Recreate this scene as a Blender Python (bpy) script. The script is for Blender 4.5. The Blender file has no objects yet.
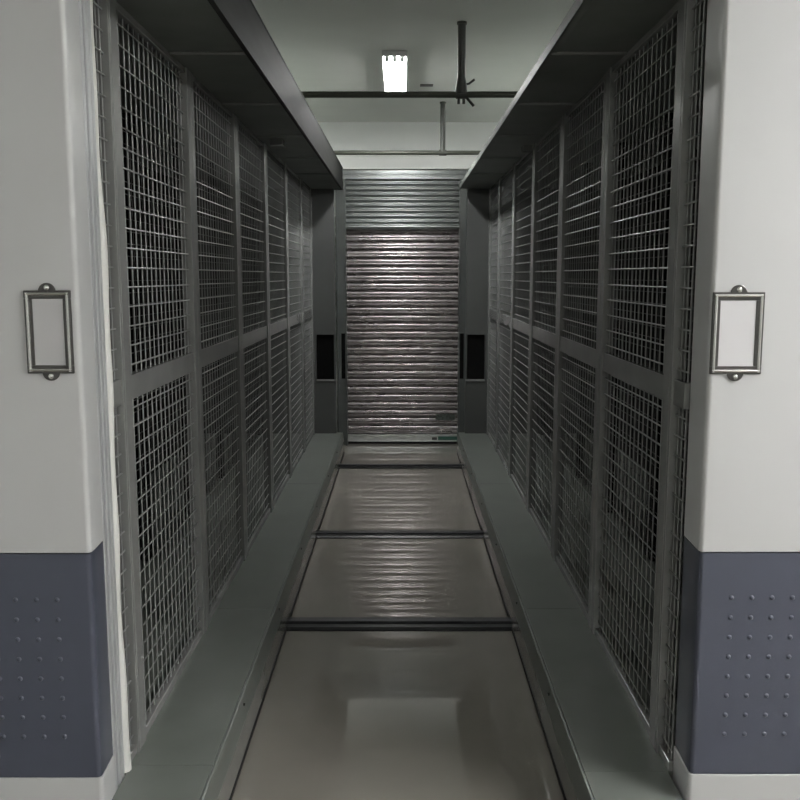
import bpy, bmesh, math, random
from mathutils import Vector, Matrix
random.seed(4)
PI = math.pi
C = bpy.context.scene.collection
SC = bpy.context.scene

# ------------------------------------------------------------------ helpers
def bm_new(): return bmesh.new()

def add_box(bm, x0, x1, y0, y1, z0, z1):
    x0, x1 = min(x0, x1), max(x0, x1)
    y0, y1 = min(y0, y1), max(y0, y1)
    z0, z1 = min(z0, z1), max(z0, z1)
    v = [bm.verts.new(p) for p in ((x0,y0,z0),(x1,y0,z0),(x1,y1,z0),(x0,y1,z0),(x0,y0,z1),(x1,y0,z1),(x1,y1,z1),(x0,y1,z1))]
    for f in ((0,3,2,1),(4,5,6,7),(0,1,5,4),(1,2,6,5),(2,3,7,6),(3,0,4,7)):
        bm.faces.new([v[i] for i in f])

def add_tube(bm, pts, r, n=8, cap=True, ry=None):
    """tube through points; r one radius or a list"""
    pts = [Vector(p) for p in pts]
    rings = []
    for i, p in enumerate(pts):
        a = pts[max(i-1, 0)]; b = pts[min(i+1, len(pts)-1)]
        d = (b-a).normalized()
        up = Vector((0,0,1)) if abs(d.z) < .9 else Vector((1,0,0))
        u = d.cross(up).normalized(); w = d.cross(u).normalized()
        rr = r[i] if isinstance(r, (list, tuple)) else r
        rings.append([bm.verts.new(p + u*(rr*math.cos(2*PI*k/n)) + w*((ry or rr)*math.sin(2*PI*k/n))) for k in range(n)])
    for a, b in zip(rings, rings[1:]):
        for k in range(n):
            bm.faces.new((a[k], a[(k+1)%n], b[(k+1)%n], b[k]))
    if cap:
        bm.faces.new(rings[0][::-1]); bm.faces.new(rings[-1])

def add_prism(bm, poly, lo, hi, axis='z'):
    """extrude a 2-D polygon; axis z: poly=(x,y); axis x: poly=(y,z); axis y: poly=(x,z)"""
    def P(p, t):
        if axis == 'z': return (p[0], p[1], t)
        if axis == 'x': return (t, p[0], p[1])
        return (p[0], t, p[1])
    a = [bm.verts.new(P(p, lo)) for p in poly]; b = [bm.verts.new(P(p, hi)) for p in poly]
    n = len(poly)
    for i in range(n):
        bm.faces.new((a[i], a[(i+1)%n], b[(i+1)%n], b[i]))
    bm.faces.new(a[::-1]); bm.faces.new(b)

def add_dome(bm, x, y, z, r, h, seg=10, rings=4):
    """small round bump standing out of a wall facing -y"""
    rows = []
    for j in range(rings):
        t = j/rings*PI/2
        rows.append([bm.verts.new((x+r*math.cos(t)*math.cos(2*PI*k/seg), y-h*math.sin(t), z+r*math.cos(t)*math.sin(2*PI*k/seg))) for k in range(seg)])
    top = bm.verts.new((x, y-h, z))
    for a, b in zip(rows, rows[1:]):
        for k in range(seg): bm.faces.new((a[k], a[(k+1)%seg], b[(k+1)%seg], b[k]))
    for k in range(seg): bm.faces.new((rows[-1][k], rows[-1][(k+1)%seg], top))
    bm.faces.new(rows[0][::-1])

def obj(name, bm, m, parent=None, smooth=False, bevel=0, seg=2):
    bmesh.ops.recalc_face_normals(bm, faces=bm.faces)
    me = bpy.data.meshes.new(name); bm.to_mesh(me); bm.free()
    o = bpy.data.objects.new(name, me); C.objects.link(o)
    me.materials.append(m)
    if smooth:
        for p in me.polygons: p.use_smooth = True
        try: me.set_sharp_from_angle(angle=math.radians(38))
        except Exception: pass
    if bevel:
        b = o.modifiers.new('bevel', 'BEVEL'); b.width = bevel; b.segments = seg; b.limit_method = 'ANGLE'
    if parent:
        o.parent = parent
        base = parent
        off = Vector((0,0,0))
        while base: off += base.location; base = base.parent
        me.transform(Matrix.Translation(-off))
    return o

def thing(name, label, cat, loc=(0,0,0), group=None):
    o = bpy.data.objects.new(name, None); C.objects.link(o); o.location = loc
    o.empty_display_size = .1
    o['label'] = label; o['category'] = cat
    if group: o['group'] = group
    return o

def struct(name, bm, m, label, cat, **k):
    o = obj(name, bm, m, **k); o['kind'] = 'structure'; o['label'] = label; o['category'] = cat
    return o

# ---------------------------------------------------------------- materials
def mat(name, col, rough=.4, metal=0, noise=0, nscale=6, bump=0, bscale=40, spec=.5, rvar=0, stretch=None, col2=None, coat=0):
    m = bpy.data.materials.new(name); m.use_nodes = True
    nt = m.node_tree; b = nt.nodes['Principled BSDF']
    b.inputs['Base Color'].default_value = (*col, 1)
    b.inputs['Roughness'].default_value = rough
    b.inputs['Metallic'].default_value = metal
    b.inputs['Specular IOR Level'].default_value = spec
    b.inputs['Coat Weight'].default_value = coat
    tc = nt.nodes.new('ShaderNodeTexCoord')
    mp = nt.nodes.new('ShaderNodeMapping'); nt.links.new(tc.outputs['Object'], mp.inputs['Vector'])
    if stretch: mp.inputs['Scale'].default_value = stretch
    if noise or rvar or col2:
        n = nt.nodes.new('ShaderNodeTexNoise'); n.inputs['Scale'].default_value = nscale; n.inputs['Detail'].default_value = 6
        nt.links.new(mp.outputs[0], n.inputs['Vector'])
        if noise or col2:
            mx = nt.nodes.new('ShaderNodeMix'); mx.data_type = 'RGBA'
            k = 1-noise
            mx.inputs['A'].default_value = (*col, 1)
            mx.inputs['B'].default_value = (*(col2 if col2 else [c*k for c in col]), 1)
            rp = nt.nodes.new('ShaderNodeValToRGB'); rp.color_ramp.elements[0].position = .35; rp.color_ramp.elements[1].position = .68
            nt.links.new(n.outputs['Fac'], rp.inputs['Fac']); nt.links.new(rp.outputs['Color'], mx.inputs['Factor'])
            nt.links.new(mx.outputs['Result'], b.inputs['Base Color'])
        if rvar:
            mr = nt.nodes.new('ShaderNodeMapRange'); mr.inputs['To Min'].default_value = max(rough-rvar, .02); mr.inputs['To Max'].default_value = rough+rvar
            nt.links.new(n.outputs['Fac'], mr.inputs['Value']); nt.links.new(mr.outputs['Result'], b.inputs['Roughness'])
    if bump:
        n2 = nt.nodes.new('ShaderNodeTexNoise'); n2.inputs['Scale'].default_value = bscale; n2.inputs['Detail'].default_value = 3
        nt.links.new(mp.outputs[0], n2.inputs['Vector'])
        bp = nt.nodes.new('ShaderNodeBump'); bp.inputs['Strength'].default_value = bump; bp.inputs['Distance'].default_value = .002
        nt.links.new(n2.outputs['Fac'], bp.inputs['Height']); nt.links.new(bp.outputs['Normal'], b.inputs['Normal'])
    return m

def emit(name, col, s):
    m = bpy.data.materials.new(name); m.use_nodes = True
    b = m.node_tree.nodes['Principled BSDF']
    b.inputs['Base Color'].default_value = (*col, 1)
    b.inputs['Emission Color'].default_value = (*col, 1)
    b.inputs['Emission Strength'].default_value = s
    return m

M = dict(
    floor = mat('polished_floor', (.255,.24,.21), rough=.02, noise=.10, nscale=2.5, bump=.006, bscale=4, rvar=.008, spec=.78),
    ceiling = mat('ceiling_paint', (.72,.74,.70), rough=.8, noise=.05, nscale=3),
    wall = mat('wall_paint', (.74,.76,.74), rough=.7, noise=.05, nscale=4),
    trim = mat('white_trim', (.80,.81,.79), rough=.6, noise=.04, nscale=4),
    ledge = mat('grey_green_paint', (.16,.175,.16), rough=.33, noise=.12, nscale=5, bump=.04, bscale=120),
    skirt = mat('glossy_grey_paint', (.25,.25,.235), rough=.2, noise=.1, nscale=7, spec=.8),
    frame = mat('grey_frame_paint', (.235,.24,.234), rough=.24, noise=.1, nscale=9, spec=.7),
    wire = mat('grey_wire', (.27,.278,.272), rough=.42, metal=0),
    rearwire = mat('shaded_rear_wire', (.08,.084,.082), rough=.5),  # darkened copy of the wire colour, holding the shade inside the rack
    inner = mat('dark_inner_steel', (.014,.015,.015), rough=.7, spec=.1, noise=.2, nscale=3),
    canopy = mat('dark_canopy_paint', (.165,.178,.165), rough=.5, spec=.2, noise=.25, nscale=4),
    fascia = mat('dark_brushed_fascia', (.018,.0185,.0175), rough=.65, metal=0, spec=.06, noise=.3, nscale=5, stretch=(1,.6,6)),
    white = mat('panel_white', (.59,.595,.60), rough=.32, noise=.03, nscale=3),
    blue = mat('panel_blue_grey', (.08,.087,.118), rough=.28, noise=.06, nscale=4),
    alu = mat('aluminium_trim', (.66,.67,.69), rough=.28, metal=.35, noise=.1, nscale=8),
    seal = mat('white_rubber_seal', (.78,.78,.75), rough=.5),
    darkline = mat('gap_shade_black', (.012,.012,.013), rough=.6, spec=.2),  # near-black for strips that stand in for shaded gaps
    chrome = mat('label_frame_metal', (.12,.117,.115), rough=.3, metal=.8, noise=.15, nscale=30),
    rim = mat('label_rim_metal', (.62,.61,.60), rough=.25, metal=.9),
    card = mat('label_card', (.60,.595,.61), rough=.45),
    screw = mat('bright_screw', (.7,.7,.68), rough=.25, metal=.9),
    darkscrew = mat('dark_screw', (.02,.02,.02), rough=.4, metal=.5),
    track = mat('black_track_steel', (.010,.011,.013), rough=.35, metal=.3),
    tracktop = mat('worn_track_steel', (.05,.053,.057), rough=.4, metal=.5, noise=.3, nscale=14),
    galv = mat('galvanised_slats', (.27,.248,.25), rough=.28, metal=.9, noise=.35, nscale=4, stretch=(1.2,1,9), rvar=.06, bump=.06, bscale=7),
    galvh = mat('galvanised_header', (.27,.285,.285), rough=.3, metal=.85, noise=.2, nscale=5, stretch=(1.2,1,7), rvar=.05, bump=.02, bscale=6),
    jamb = mat('jamb_grey', (.11,.12,.115), rough=.35, metal=.2, noise=.12, nscale=8),
    rear = mat('rear_panel_grey', (.065,.068,.066), rough=.5, noise=.08, nscale=6),
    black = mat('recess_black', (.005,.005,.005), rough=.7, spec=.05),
    pale = mat('pale_bottom_bar', (.62,.63,.62), rough=.3, metal=.5, noise=.3, nscale=12, stretch=(1,1,6)),
    green = mat('green_plate', (.035,.115,.085), rough=.4),
    plate = mat('worn_green_grey_plate', (.10,.12,.105), rough=.45, noise=.7, nscale=60),
    pipe = mat('dark_pipe', (.06,.065,.05), rough=.45, metal=.3, noise=.15, nscale=20),
    pipe2 = mat('grey_pipe', (.05,.052,.045), rough=.5, metal=0, noise=.15, nscale=20),
    lampbody = mat('lamp_housing', (.55,.56,.55), rough=.4),
    tube = emit('lit_tube', (1,1,.985), 46),
    tube2 = emit('added_tube_front', (1,.985,.97), 125),
    tube4 = emit('added_tube_rear', (1,.985,.97), 85),
    tube3 = emit('added_tube_side', (1,1,.97), 50),
)

# ------------------------------------------------------------------ setting
YB = 7.98          # plane of the roller door
ZC = 2.81
RX = 2.7
Y0 = -5.0
bm = bm_new(); add_box(bm, -RX-.2, RX+.2, Y0-.2, YB+.4, -.12, 0)
struct('floor', bm, M['floor'], 'polished beige-grey floor running down the aisle', 'floor')
bm = bm_new(); add_box(bm, -RX-.2, RX+.2, Y0-.2, YB+.4, ZC, ZC+.12)
struct('ceiling', bm, M['ceiling'], 'plain pale ceiling above the aisle', 'ceiling')
bm = bm_new(); add_box(bm, -RX-.2, -RX, Y0-.2, YB+.4, 0, ZC)
struct('wall_left', bm, M['wall'], 'plain side wall behind the left rack', 'wall')
bm = bm_new(); add_box(bm, RX, RX+.2, Y0-.2, YB+.4, 0, ZC)
struct('wall_right', bm, M['wall'], 'plain side wall behind the right rack', 'wall')
bm = bm_new(); add_box(bm, -RX, RX, Y0-.2, Y0, 0, ZC)
struct('wall_front', bm, M['wall'], 'plain wall behind the viewpoint', 'wall')
bm = bm_new(); add_box(bm, -RX, RX, YB+.1, YB+.2, 0, ZC)
add_box(bm, -RX, RX, YB, YB+.1, 2.412, ZC)
add_box(bm, -RX, -.58, YB-.02, YB+.1, 0, 2.412); add_box(bm, .59, RX, YB-.02, YB+.1, 0, 2.412)
struct('wall_back', bm, M['wall'], 'pale end wall above and around the roller door', 'wall')
bm = bm_new(); add_box(bm, -.9, .9, YB-.025, YB-.0005, 2.412, 2.515)
struct('trim_1', bm, M['trim'], 'white board along the wall just above the roller door', 'trim', bevel=.004)

# -------------------------------------------------------------- roller door
door = bpy.data.objects.new('door_1', None); C.objects.link(door); door.location = (0, YB, 0)
door['label'] = 'grey metal roller door with horizontal slats closing the end of the aisle'; door['category'] = 'roller door'; door['kind'] = 'structure'

def slat_sheet(bm, x0, x1, yc, z0, z1, pitch, depth, n=10, flat=.12):
    """one sheet of rounded slats, face towards -y; each slat a shallow arch with a tight groove between"""
    zs = []; N = max(1, round((z1-z0)/pitch)); p = (z1-z0)/N
    for i in range(N):
        for k in range(n):
            t = k/n
            if t < flat: d = depth*.1 - depth*.5*math.sin(t/flat*PI)
            else:
                q = (t-flat)/(1-flat); d = depth*(.1+.9*math.sin(q*PI)**.55) - depth*.35*math.exp(-((q-.5)/.09)**2)
            zs.append((z0+p*(i+t), d))
    zs.append((z1, 0))
    prof = [(yc-d, z) for z, d in zs] + [(yc+.012, z1), (yc+.012, z0)]
    add_prism(bm, prof, x0, x1, 'x')

bm = bm_new(); slat_sheet(bm, -.497, .507, YB+.045, .085, 1.93, .0715, .008, n=20)
obj('slat_curtain', bm, M['galv'], door, smooth=True)
bm = bm_new(); slat_sheet(bm, -.50, .51, YB-.018, 1.905, 2.32, .0445, .007, n=14)
o = obj('header_panel', bm, M['galvh'], door, smooth=True); o['label'] = 'finely ribbed galvanised header above the slats'
bm = bm_new(); add_box(bm, -.545, .555, YB-.035, YB-.002, 2.325, 2.405); add_box(bm, -.545, .555, YB-.042, YB-.002, 2.36, 2.372)
obj('header_band', bm, M['galvh'], door, bevel=.004)
for s, a, b in ((-1, -.566, -.492), (1, .502, .576)):
    bm = bm_new()
    add_box(bm, a, b, YB-.06, YB+.02, 0, 2.325)
    inner = b if s < 0 else a
    add_box(bm, inner-.006, inner+.006, YB-.085, YB+.02, 0, 2.325)
    outer = a if s < 0 else b
    add_box(bm, outer-.005, outer+.005, YB-.075, YB+.02, 0, 2.325)
    j = obj('guide_rail', bm, M['jamb'], door, bevel=.002)
    bm = bm_new(); m_ = (a+b)/2 + .012*(-s)
    add_box(bm, m_-.017, m_+.017, YB-.066, YB-.055, .6, 1.0)
    o = obj('recess_reflection', bm, M['black'], j); o['label'] = 'black upright strip for the recess reflected in the guide rail'  # painted reflection of the rear panel's black recess in the rail
bm = bm_new(); add_box(bm, -.495, .505, YB+.01, YB+.055, .02, .083); add_box(bm, -.495, .505, YB+.002, YB+.02, .02, .034); add_box(bm, -.495, .505, YB+.004, YB+.02, .07, .083)
br = obj('bottom_bar', bm, M['pale'], door, bevel=.004); br['label'] = 'pale bottom bar'
bm = bm_new(); add_box(bm, .325, .495, YB+.004, YB+.012, .036, .068)
o = obj('plate', bm, M['green'], br, bevel=.002); o['label'] = 'dark green plate'
bm = bm_new(); add_box(bm, .27, .315, YB+.006, YB+.012, .036, .06)
obj('catch', bm, M['chrome'], br, bevel=.002)
bm = bm_new(); add_box(bm, -.495, .505, YB+.012, YB+.05, 0, .02)
o = obj('gap_shade_strip', bm, M['darkline'], door); o['label'] = 'black strip standing in for the dark gap under the door'  # black box stands in for the shaded gap below the bottom bar
bm = bm_new(); add_box(bm, .305, .475, YB+.026, YB+.036, .212, .266); add_box(bm, .303, .312, YB+.022, YB+.036, .208, .27)
for i in range(9): add_dome(bm, .325+.016*i+random.uniform(-.003,.003), YB+.0265, .225+random.uniform(0,.028), .006, .003, 6, 2)
o = obj('name_plate', bm, M['plate'], door, bevel=.0015); o['label'] = 'small worn green-grey plate'
bm = bm_new()
for z in (.33,.47,.62,.76,.90): add_tube(bm, [(.486, YB+.034, z), (.486, YB+.026, z)], .006, 8)
obj('rivet', bm, M['screw'], door)

# ------------------------------------------------------------ rolling tracks
TRACKS = (3.735, 5.10, 7.0)
names = ('nearest of the three black rails crossing the aisle floor',
         'middle of the three black rails crossing the aisle floor',
         'farthest of the three black rails on the floor, nearest the roller door')
for y, lab in zip(TRACKS, names):
    t = thing('floor_track', lab, 'track', (0, y, 0), 'steel tracks across the floor')
    bm = bm_new(); w = .068
    add_prism(bm, [(y-w,0),(y-w,.006),(y-w+.012,.013),(y-.022,.013),(y-.022,.009),(y+.026,.009),(y+.026,.013),(y+w-.012,.013),(y+w,.006),(y+w,0)], -1.7, 1.7, 'x')
    obj('base_strip', bm, M['track'], t)
    bm = bm_new(); add_prism(bm, [(y-.016,.009),(y-.016,.020),(y-.012,.023),(y+.012,.023),(y+.016,.020),(y+.016,.009)], -1.7, 1.7, 'x')
    o = obj('rail', bm, M['tracktop'], t); o['label'] = 'worn steel rail strip'

# -------------------------------------------------------------------- racks
CX = -.012
YP0 = 2.10           # face of the end panels
YR = 7.45           # rear panel
YP = YP0
POSTS = [2.35 + .865*i for i in range(6)] + [7.45-.035]
ZL = .190           # top of the ledge
ZR0, ZR1 = 1.166, 1.233
ZT = 2.2
YL = 1.99           # front end of the ledge
MP = .735           # mesh plane
WR = .00225

def wire_panel(bm, X, y0, y1, z0, z1, pitch=.0525, r=WR, off=.0):
    n = max(1, round((y1-y0)/pitch)); 
    for i in range(n+1):
        y = y0 + (y1-y0)*(i+.5)/(n+1)
        add_tube(bm, [(X, y, z0), (X, y, z1)], r, 6, cap=False)
    n = max(1, round((z1-z0)/pitch))
    for i in range(n):
        z = z0 + (z1-z0)*(i+.5)/n
        add_tube(bm, [(X+off, y0, z), (X+off, y1, z)], r, 6, cap=False)

def build_rack(s, label):
    YP = 2.05 if s < 0 else YP0
    X = lambda x: CX + s*x
    rk = thing('mobile_rack', label, 'mobile shelving rack', (X(1.1), 4.7, 0), 'mobile storage racks facing each other across the aisle')
    yl = 2.275 if s < 0 else 2.245
    # --- chassis: ledge plate, skirt with notches over the tracks, wheels on the rails
    bm = bm_new(); add_box(bm, X(.499), X(1.69), yl, YR+.05, ZL-.03, ZL); add_box(bm, X(.499), X(.64), YL, 2.10, ZL-.03, ZL); add_box(bm, X(.499), X(.722), 2.10, yl, ZL-.03, ZL)
    add_box(bm, X(.74), X(.732), 2.29, YR, ZL, ZL+.003)
    led = obj('base_ledge', bm, M['ledge'], rk, bevel=.0015)
    # seams across the ledge
    for y in (3.43, 5.6):
        bm = bm_new(); add_box(bm, X(.51), X(.72), y-.0012, y+.0012, ZL-.002, ZL+.0006)
        obj('seam', bm, M['frame'], led)
    bm = bm_new(); x0, x1 = X(.480), X(.490)
    add_box(bm, x0, x1, YL, YR+.05, .04, .121); add_box(bm, x0, X(.64), YL-.01, YL, .011, .12)
    y = YL
    for ty in TRACKS:
        add_box(bm, x0, x1, y, ty-.078, .011, .04); y = ty+.078
    add_box(bm, x0, x1, y, YR+.05, .011, .04)
    sk = obj('skirt', bm, M['skirt'], rk)
    bm = bm_new()
    add_prism(bm, [(X(.4785), .119), (X(.4885), ZL-.003), (X(.491), ZL+.001), (X(.497), ZL+.001), (X(.497), ZL-.01), (X(.492), .119)], YL-.01, YR+.05, 'y')
    ef = obj('edge_flange', bm, M['ledge'], sk, bevel=.0012)
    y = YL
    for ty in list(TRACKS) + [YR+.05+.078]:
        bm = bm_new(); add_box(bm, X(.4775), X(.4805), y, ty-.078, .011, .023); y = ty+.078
        obj('gap_shade_strip', bm, M['darkline'], sk)  # black strip draws the shade line of the gap under the skirt
    for i in range(7):
        y = 2.67 + .815*i + (.07 if s > 0 else 0)
        if y > YR: break
        bm = bm_new(); add_tube(bm, [(X(.489), y, .168), (X(.4815), y, .166)], .0048, 10)
        obj('screw', bm, M['darkscrew'], sk)
    for ty in TRACKS:
        for xw in (.62, 1.5):
            bm = bm_new()
            add_tube(bm, [(X(xw)-.018, ty, .072), (X(xw)+.018, ty, .072)], .049, 20)
            add_tube(bm, [(X(xw)-.04, ty, .072), (X(xw)+.04, ty, .072)], .012, 10)
            add_box(bm, X(xw)-.042, X(xw)-.034, ty-.03, ty+.03, .05, ZL-.03)
            add_box(bm, X(xw)+.034, X(xw)+.042, ty-.03, ty+.03, .05, ZL-.03)
            obj('wheel', bm, M['inner'], rk, smooth=True)
    # --- posts: two stiles with a thin joint, rails, mesh
    for i, y in enumerate(POSTS):
        bm = bm_new()
        w = .05
        add_box(bm, X(.716), X(.752), y-(.05 if i else .014), y-.002, ZL, ZT)
        add_box(bm, X(.716), X(.752), y+.002, y+w+(0 if i else .01), ZL, ZT)
        add_box(bm, X(.722), X(.752), y-.002, y+.002, ZL, ZT)
        obj('post', bm, M['frame'], rk, bevel=.0025)
    bays = [((2.255 if s < 0 else YP+.145), POSTS[0]-.014)] + [(POSTS[i]+.05, POSTS[i+1]-.05) for i in range(6)]
    for a, b in bays:
        for nm, z0, z1 in (('bottom_rail', ZL, ZL+.028), ('middle_rail', ZR0, ZR1), ('top_rail', ZT-.02, ZT)):
            bm = bm_new(); add_box(bm, X(.722), X(.750), a, b, z0, z1)
            obj(nm, bm, M['frame'], rk, bevel=.002)
        for z0, z1 in ((ZL+.028, ZR0), (ZR1, ZT-.02)):
            bm = bm_new(); wire_panel(bm, X(MP), a, b, z0, z1, off=-s*.004)
            obj('mesh_panel', bm, M['wire'], rk, smooth=True)
    # --- the mesh on the far side of the rack and its middle partition
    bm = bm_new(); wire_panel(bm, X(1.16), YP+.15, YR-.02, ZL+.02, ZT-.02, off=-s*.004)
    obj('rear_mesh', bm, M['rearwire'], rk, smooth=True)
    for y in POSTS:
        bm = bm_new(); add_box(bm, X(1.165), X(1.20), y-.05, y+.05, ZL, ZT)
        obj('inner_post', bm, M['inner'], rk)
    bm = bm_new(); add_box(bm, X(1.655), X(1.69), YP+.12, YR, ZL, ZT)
    obj('shade_sheet', bm, M['inner'], rk)  # opaque near-black sheet added to keep the rack's inside in shade
    # --- dust cover over the aisle side
    ye = YR+.015
    bm = bm_new(); add_box(bm, X(.480), X(1.69), YP+.11, ye, ZT, ZT+.02)
    cv = obj('dust_cover', bm, M['canopy'], rk)
    for k in range(5):
        y = 2.965 + .845*k
        bm = bm_new(); add_box(bm, X(.483), X(.722), y-.010, y-.004, ZT-.007, ZT); add_box(bm, X(.483), X(.722), y+.004, y+.010, ZT-.007, ZT)
        obj('seam_rib', bm, M['frame'], cv, bevel=.001)
    bm = bm_new()
    if s < 0:
        add_prism(bm, [(X(.468), ZT-.004), (X(.480), ZT-.010), (X(.482), ZT), (X(.480), ZT+.163), (X(.472), ZT+.168), (X(.468), ZT+.160)], YP+.11, ye, 'y')
        add_box(bm, X(.466), X(.480), YP+.11, ye, ZT+.160, ZT+.168)
        lip = obj('fascia', bm, M['fascia'], rk, bevel=.001)
        lip['label'] = 'tall dark fascia along the aisle edge of the cover'
        bm = bm_new(); add_box(bm, X(.467), X(.60), ye, ye+.012, ZT-.008, ZT+.06)
        obj('end_cap', bm, M['fascia'], lip, bevel=.002)
        bm = bm_new(); add_box(bm, X(.60), X(.665), 4.75, 4.83, ZT-.035, ZT)
        obj('bracket', bm, M['frame'], cv, bevel=.003)
    else:
        add_box(bm, X(.476), X(.481), YP+.11, ye, ZT-.004, ZT+.032); add_box(bm, X(.476), X(.50), YP+.11, ye, ZT-.004, ZT)
        o = obj('edge_lip', bm, M['canopy'], rk, bevel=.001); o['label'] = 'thin bright lip along the aisle edge of the cover'
        bm = bm_new(); add_box(bm, X(.665), X(.72), 5.0, 5.07, ZT-.03, ZT)
        obj('bracket', bm, M['frame'], cv, bevel=.003)
    # --- rear end sheet with dark opening band
    xe = .54
    bm = bm_new()
    add_box(bm, X(xe), X(1.69), YR, YR+.04, ZL, .645); add_box(bm, X(xe), X(1.69), YR, YR+.04, 1.02, ZT)
    add_box(bm, X(xe), X(xe+.012), YR, YR+.04, .645, 1.02); add_box(bm, X(.70), X(1.69), YR, YR+.04, .645, 1.02)
    rp = obj('rear_panel', bm, M['rear'], rk)
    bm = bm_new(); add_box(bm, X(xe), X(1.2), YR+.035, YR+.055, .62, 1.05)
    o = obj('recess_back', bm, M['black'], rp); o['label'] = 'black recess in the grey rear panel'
    bm = bm_new(); add_box(bm, X(xe), X(.70), YR-.012, YR, .632, .648)
    obj('sill', bm, M['frame'], rp, bevel=.002)
    # --- end panel facing the viewer: pale sheet, blue-grey band, pale plinth
    xc = (.721 if s < 0 else .730); R = .012
    def section(dx=0., back=.13):
        c = xc + dx
        arc = [(c+R-R*math.sin(t*PI/2), YP+R-R*math.cos(t*PI/2)) for t in (0,.2,.4,.6,.8,1)]
        pts = [(1.69, YP)] + arc + [(c+.001, YP+.05), (c+(.004 if s < 0 else .005), YP+back), (1.69, YP+back)]
        return [(X(a), b) for a, b in pts]
    back = .105 if s < 0 else .14
    zb0, zb1 = (.288, .851) if s < 0 else (.268, .838)
    bm = bm_new(); add_prism(bm, section(0, back), zb1+.002, 2.36)
    ep = obj('end_panel', bm, M['white'], rk, smooth=True, bevel=.002)
    bm = bm_new(); add_prism(bm, section(.0015, back), zb0, zb1)
    x_first = .806 if s < 0 else .812; z_first, dz = (.739, .0493) if s < 0 else (.726, .0503)
    for i in range(8):
        for k in range(6):
            add_dome(bm, X(x_first+.0495*k), YP, z_first-dz*i, .0062, .004)
    bb = obj('blue_band', bm, M['blue'], rk, smooth=True); bb['label'] = 'dark blue-grey band with rows of small raised dots'
    bm = bm_new(); add_prism(bm, section(-.002, back), 0, zb0-.002)
    obj('plinth', bm, M['white'], rk, smooth=True, bevel=.002)
    if s < 0:
        bm = bm_new()
        for a, b, d in ((.106,.124,.724),(.125,.135,.731),(.137,.158,.723),(.159,.167,.731),(.168,.186,.725)):
            add_box(bm, X(d), X(.80), YP+a, YP+b, 0, 2.36)
        o = obj('edge_trim', bm, M['alu'], rk, bevel=.0025); o['label'] = 'ribbed bright metal edge trim'
        bm = bm_new(); pts = []; rr = []
        for i in range(60):
            z = ZL + 2.13*i/59
            wob = .0035*math.sin(z*5.2+.6) + .002*math.sin(z*17)
            pts.append((X(.735)+wob, YP+.203, z)); rr.append(.018-.004*min(1, max(0, (z-.9)*1.5)) + .0012*math.sin(z*9))
        add_tube(bm, pts, rr, 12)
        add_box(bm, X(.738), X(.80), YP+.187, YP+.203, 0, 2.36)
        o = obj('rubber_seal', bm, M['seal'], rk, smooth=True); o['label'] = 'slightly wavy white rubber seal'
    # --- label holder
    lx0, lx1 = (.737, .844) if s < 0 else (.732, .853)
    lz0, lz1 = (1.279, 1.468) if s < 0 else (1.272, 1.463)
    a, b = min(X(lx0), X(lx1)), max(X(lx0), X(lx1))
    bm = bm_new()
    def ring(i0, i1, d0, d1):
        add_box(bm, a+i0, b-i0, YP-d1, YP-d0, lz1-i1, lz1-i0)
        add_box(bm, a+i0, b-i0, YP-d1, YP-d0, lz0+i0, lz0+i1)
        add_box(bm, a+i0, a+i1, YP-d1, YP-d0, lz0+i1, lz1-i1)
        add_box(bm, b-i1, b-i0, YP-d1, YP-d0, lz0+i1, lz1-i1)
    ring(0, .019, -.001, .004)
    mx_ = (a+b)/2
    for z, sg in ((lz1, 1), (lz0, -1)):
        pts = [(mx_+.020*math.cos(t), z+sg*(.020*math.sin(t)-.003)) for t in [PI*k/10 for k in range(11)]]
        add_prism(bm, pts, YP-.004, YP+.001, 'y')
    lh = obj('label_holder', bm, M['chrome'], rk, bevel=.0016); lh['label'] = 'dark metal label frame'
    bm = bm_new(); i0, i1 = .0045, .0115
    cs = [(a+i0+.0035, lz0+i0+.0035), (b-i0-.0035, lz0+i0+.0035), (b-i0-.0035, lz1-i0-.0035), (a+i0+.0035, lz1-i0-.0035)]
    for (p, q), (u_, v_) in zip(cs, cs[1:]+cs[:1]):
        d = Vector((u_-p, 0, v_-q)).normalized()*.0035
        add_tube(bm, [Vector((p, YP-.004, q))-d, Vector((u_, YP-.004, v_))+d], .0042, 8)
    o = obj('rim', bm, M['rim'], lh, smooth=True); o['label'] = 'bright raised rim of the frame'
    bm = bm_new(); add_box(bm, a+.015, b-.015, YP-.002, YP+.0005, lz0+.015, lz1-.015)
    o = obj('card', bm, M['card'], lh); o['label'] = 'blank pale card'
    for z in (lz1+.006, lz0-.006):
        bm = bm_new(); add_dome(bm, mx_, YP-.004, z, .0068, .004, 12, 4)
        obj('screw', bm, M['screw'], lh, smooth=True)
    return rk

build_rack(-1, 'grey mesh mobile rack on the left, with white rubber seal and tall dark top fascia')
build_rack(1, 'grey mesh mobile rack on the right, with thin-edged dust cover')

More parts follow.
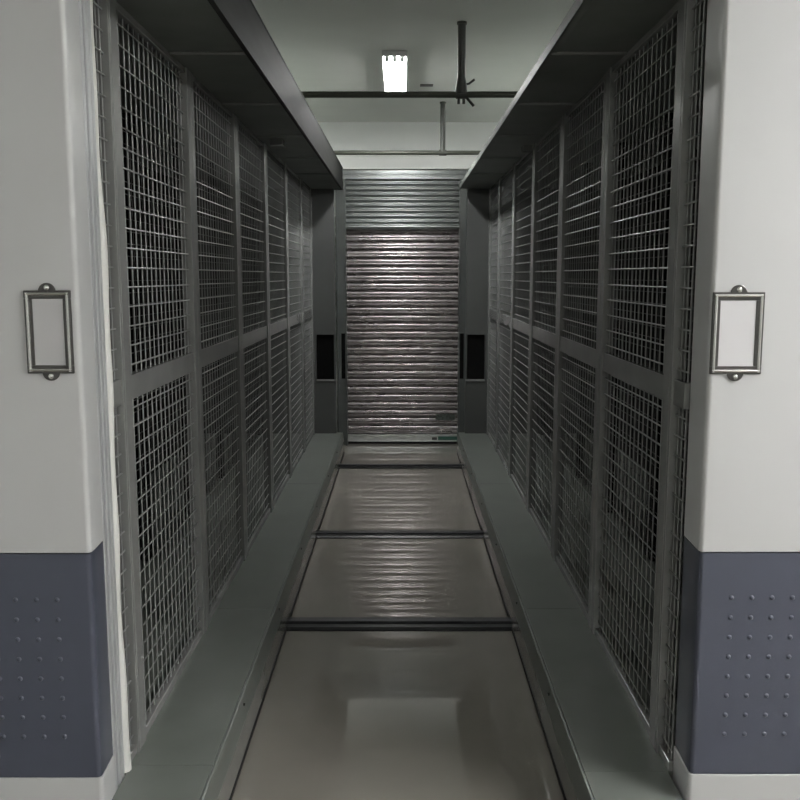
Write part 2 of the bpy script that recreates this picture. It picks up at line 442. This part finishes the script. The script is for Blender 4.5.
# ---------------------------------------------------------------- ceiling lamp
def lamp(x, y0, y1, label, tm, zc=ZC):
    t = thing('ceiling_lamp', label, 'ceiling lamp', (x, (y0+y1)/2, zc), 'tube lamps on the ceiling')
    bm = bm_new()
    add_prism(bm, [(x-.074, zc), (x-.074, zc-.044), (x-.071, zc-.044), (x-.066, zc-.014), (x+.066, zc-.014), (x+.071, zc-.044), (x+.074, zc-.044), (x+.074, zc)], y0, y1, 'y')
    add_box(bm, x-.074, x+.074, y0-.004, y0, zc-.030, zc)
    obj('housing', bm, M['lampbody'], t)
    for dx in (-.046, 0, .046):
        bm = bm_new(); add_tube(bm, [(x+dx, y0+.05, zc-.036), (x+dx, y1-.05, zc-.036)], .0175, 14)
        obj('tube', bm, tm, t, smooth=True)
        for yy in (y0+.0325, y1-.0325):
            bm = bm_new(); add_box(bm, x+dx-.012, x+dx+.012, yy-.0175, yy+.0175, zc-.052, zc-.014)
            obj('lamp_holder', bm, M['lampbody'], t, bevel=.003)
lamp(-.044, 5.52, 6.66, 'lit white tube lamp on the ceiling near the roller door', M['tube'])
lamp(2.4, .1, 1.5, 'unseen tube lamp added on the ceiling right of the viewpoint to light the end panels', M['tube2'])  # added lamp, never in view, brightens the end panels
lamp(.3, -3.9, -2.5, 'unseen tube lamp added on the ceiling far behind the viewpoint as fill light', M['tube4'])  # added fill lamp behind the camera, unseen

for x, w in ((-1.75, 'left'), (1.75, 'right')):
    lamp(x, 5.6, 7.0, 'unseen tube lamp added above the far end of the %s rack, hidden by its dust cover' % w, M['tube3'])  # added pair, unseen, lifts the back wall and far ceiling

# -------------------------------------------------------------------- pipes
def pipe(y, z, r, m, label, hx, hr, clamp):
    t = thing('ceiling_pipe', label, 'pipe', (0, y, z), 'pipes hung below the ceiling')
    bm = bm_new(); add_tube(bm, [(-RX, y, z), (RX, y, z)], r, 14)
    obj('pipe', bm, m, t, smooth=True)
    bm = bm_new(); add_tube(bm, [(hx, y, z+r*.6), (hx, y, ZC)], hr, 12)
    h = obj('hanger', bm, M['pipe2'], t, smooth=True)
    bm = bm_new(); add_tube(bm, [(hx, y, ZC-.012), (hx, y, ZC)], hr*1.25, 16)
    obj('ceiling_flange', bm, M['pipe'], h, smooth=True)
    bm = bm_new(); add_tube(bm, [(hx-r*1.7, y, z), (hx+r*1.7, y, z)], r*1.35, 14)
    if clamp:
        add_tube(bm, [(hx, y, z), (hx, y, z+.045), (hx, y, z+.09)], [.034, .03, .021], 14)
        add_tube(bm, [(hx-.013, y, z-.01), (hx-.013, y, z-.047)], .008, 8)
        add_tube(bm, [(hx+.013, y, z-.01), (hx+.013, y, z-.047)], .008, 8)
    cl = obj('clamp', bm, M['pipe2'], t, smooth=True)
    if clamp:
        bm = bm_new(); add_tube(bm, [(hx+.02, y, z+.052), (hx+.04, y, z+.056), (hx+.068, y-.002, z+.076)], [.007, .010, .016], 10, ry=.006)
        obj('lever', bm, M['pipe2'], cl, smooth=True)
        bm = bm_new(); add_tube(bm, [(hx+.022, y, z-.008), (hx+.045, y, z-.035), (hx+.066, y, z-.058)], [.008, .012, .014], 10, ry=.007)
        obj('lever', bm, M['pipe2'], cl, smooth=True)
pipe(4.91, 2.445, .0165, M['pipe'], 'dark pipe crossing under the ceiling in front of the lamp, with a levered clamp', .312, .021, True)
pipe(7.085, 2.435, .0165, M['pipe'], 'grey pipe crossing just above the roller door', .312, .02, False)
bm = bm_new(); add_box(bm, .125, .215, 6.44, 6.50, ZC-.006, ZC)
o = obj('ceiling_plate', bm, M['pipe2'], bevel=.002); o['label'] = 'small flat grey plate on the ceiling right of the lamp'; o['category'] = 'plate'

# ------------------------------------------------------------ world, camera
w = bpy.data.worlds.new('World'); SC.world = w; w.use_nodes = True
w.node_tree.nodes['Background'].inputs['Color'].default_value = (.5,.55,.55,1)
w.node_tree.nodes['Background'].inputs['Strength'].default_value = .02
cam = bpy.data.cameras.new('Camera'); co = bpy.data.objects.new('Camera', cam); C.objects.link(co)
cam.sensor_width = 36; cam.lens = 36*900/800; cam.clip_start = .02
cam.shift_x = -2/800
co.location = (0, 0, 1.5); co.rotation_euler = (PI/2 - math.atan(124/900), 0, 0)
SC.camera = co
SC.view_settings.view_transform = 'Standard'; SC.view_settings.look = 'None'
SC.view_settings.gamma = 1; SC.view_settings.use_curve_mapping = False
SC.view_settings.exposure = 0.68
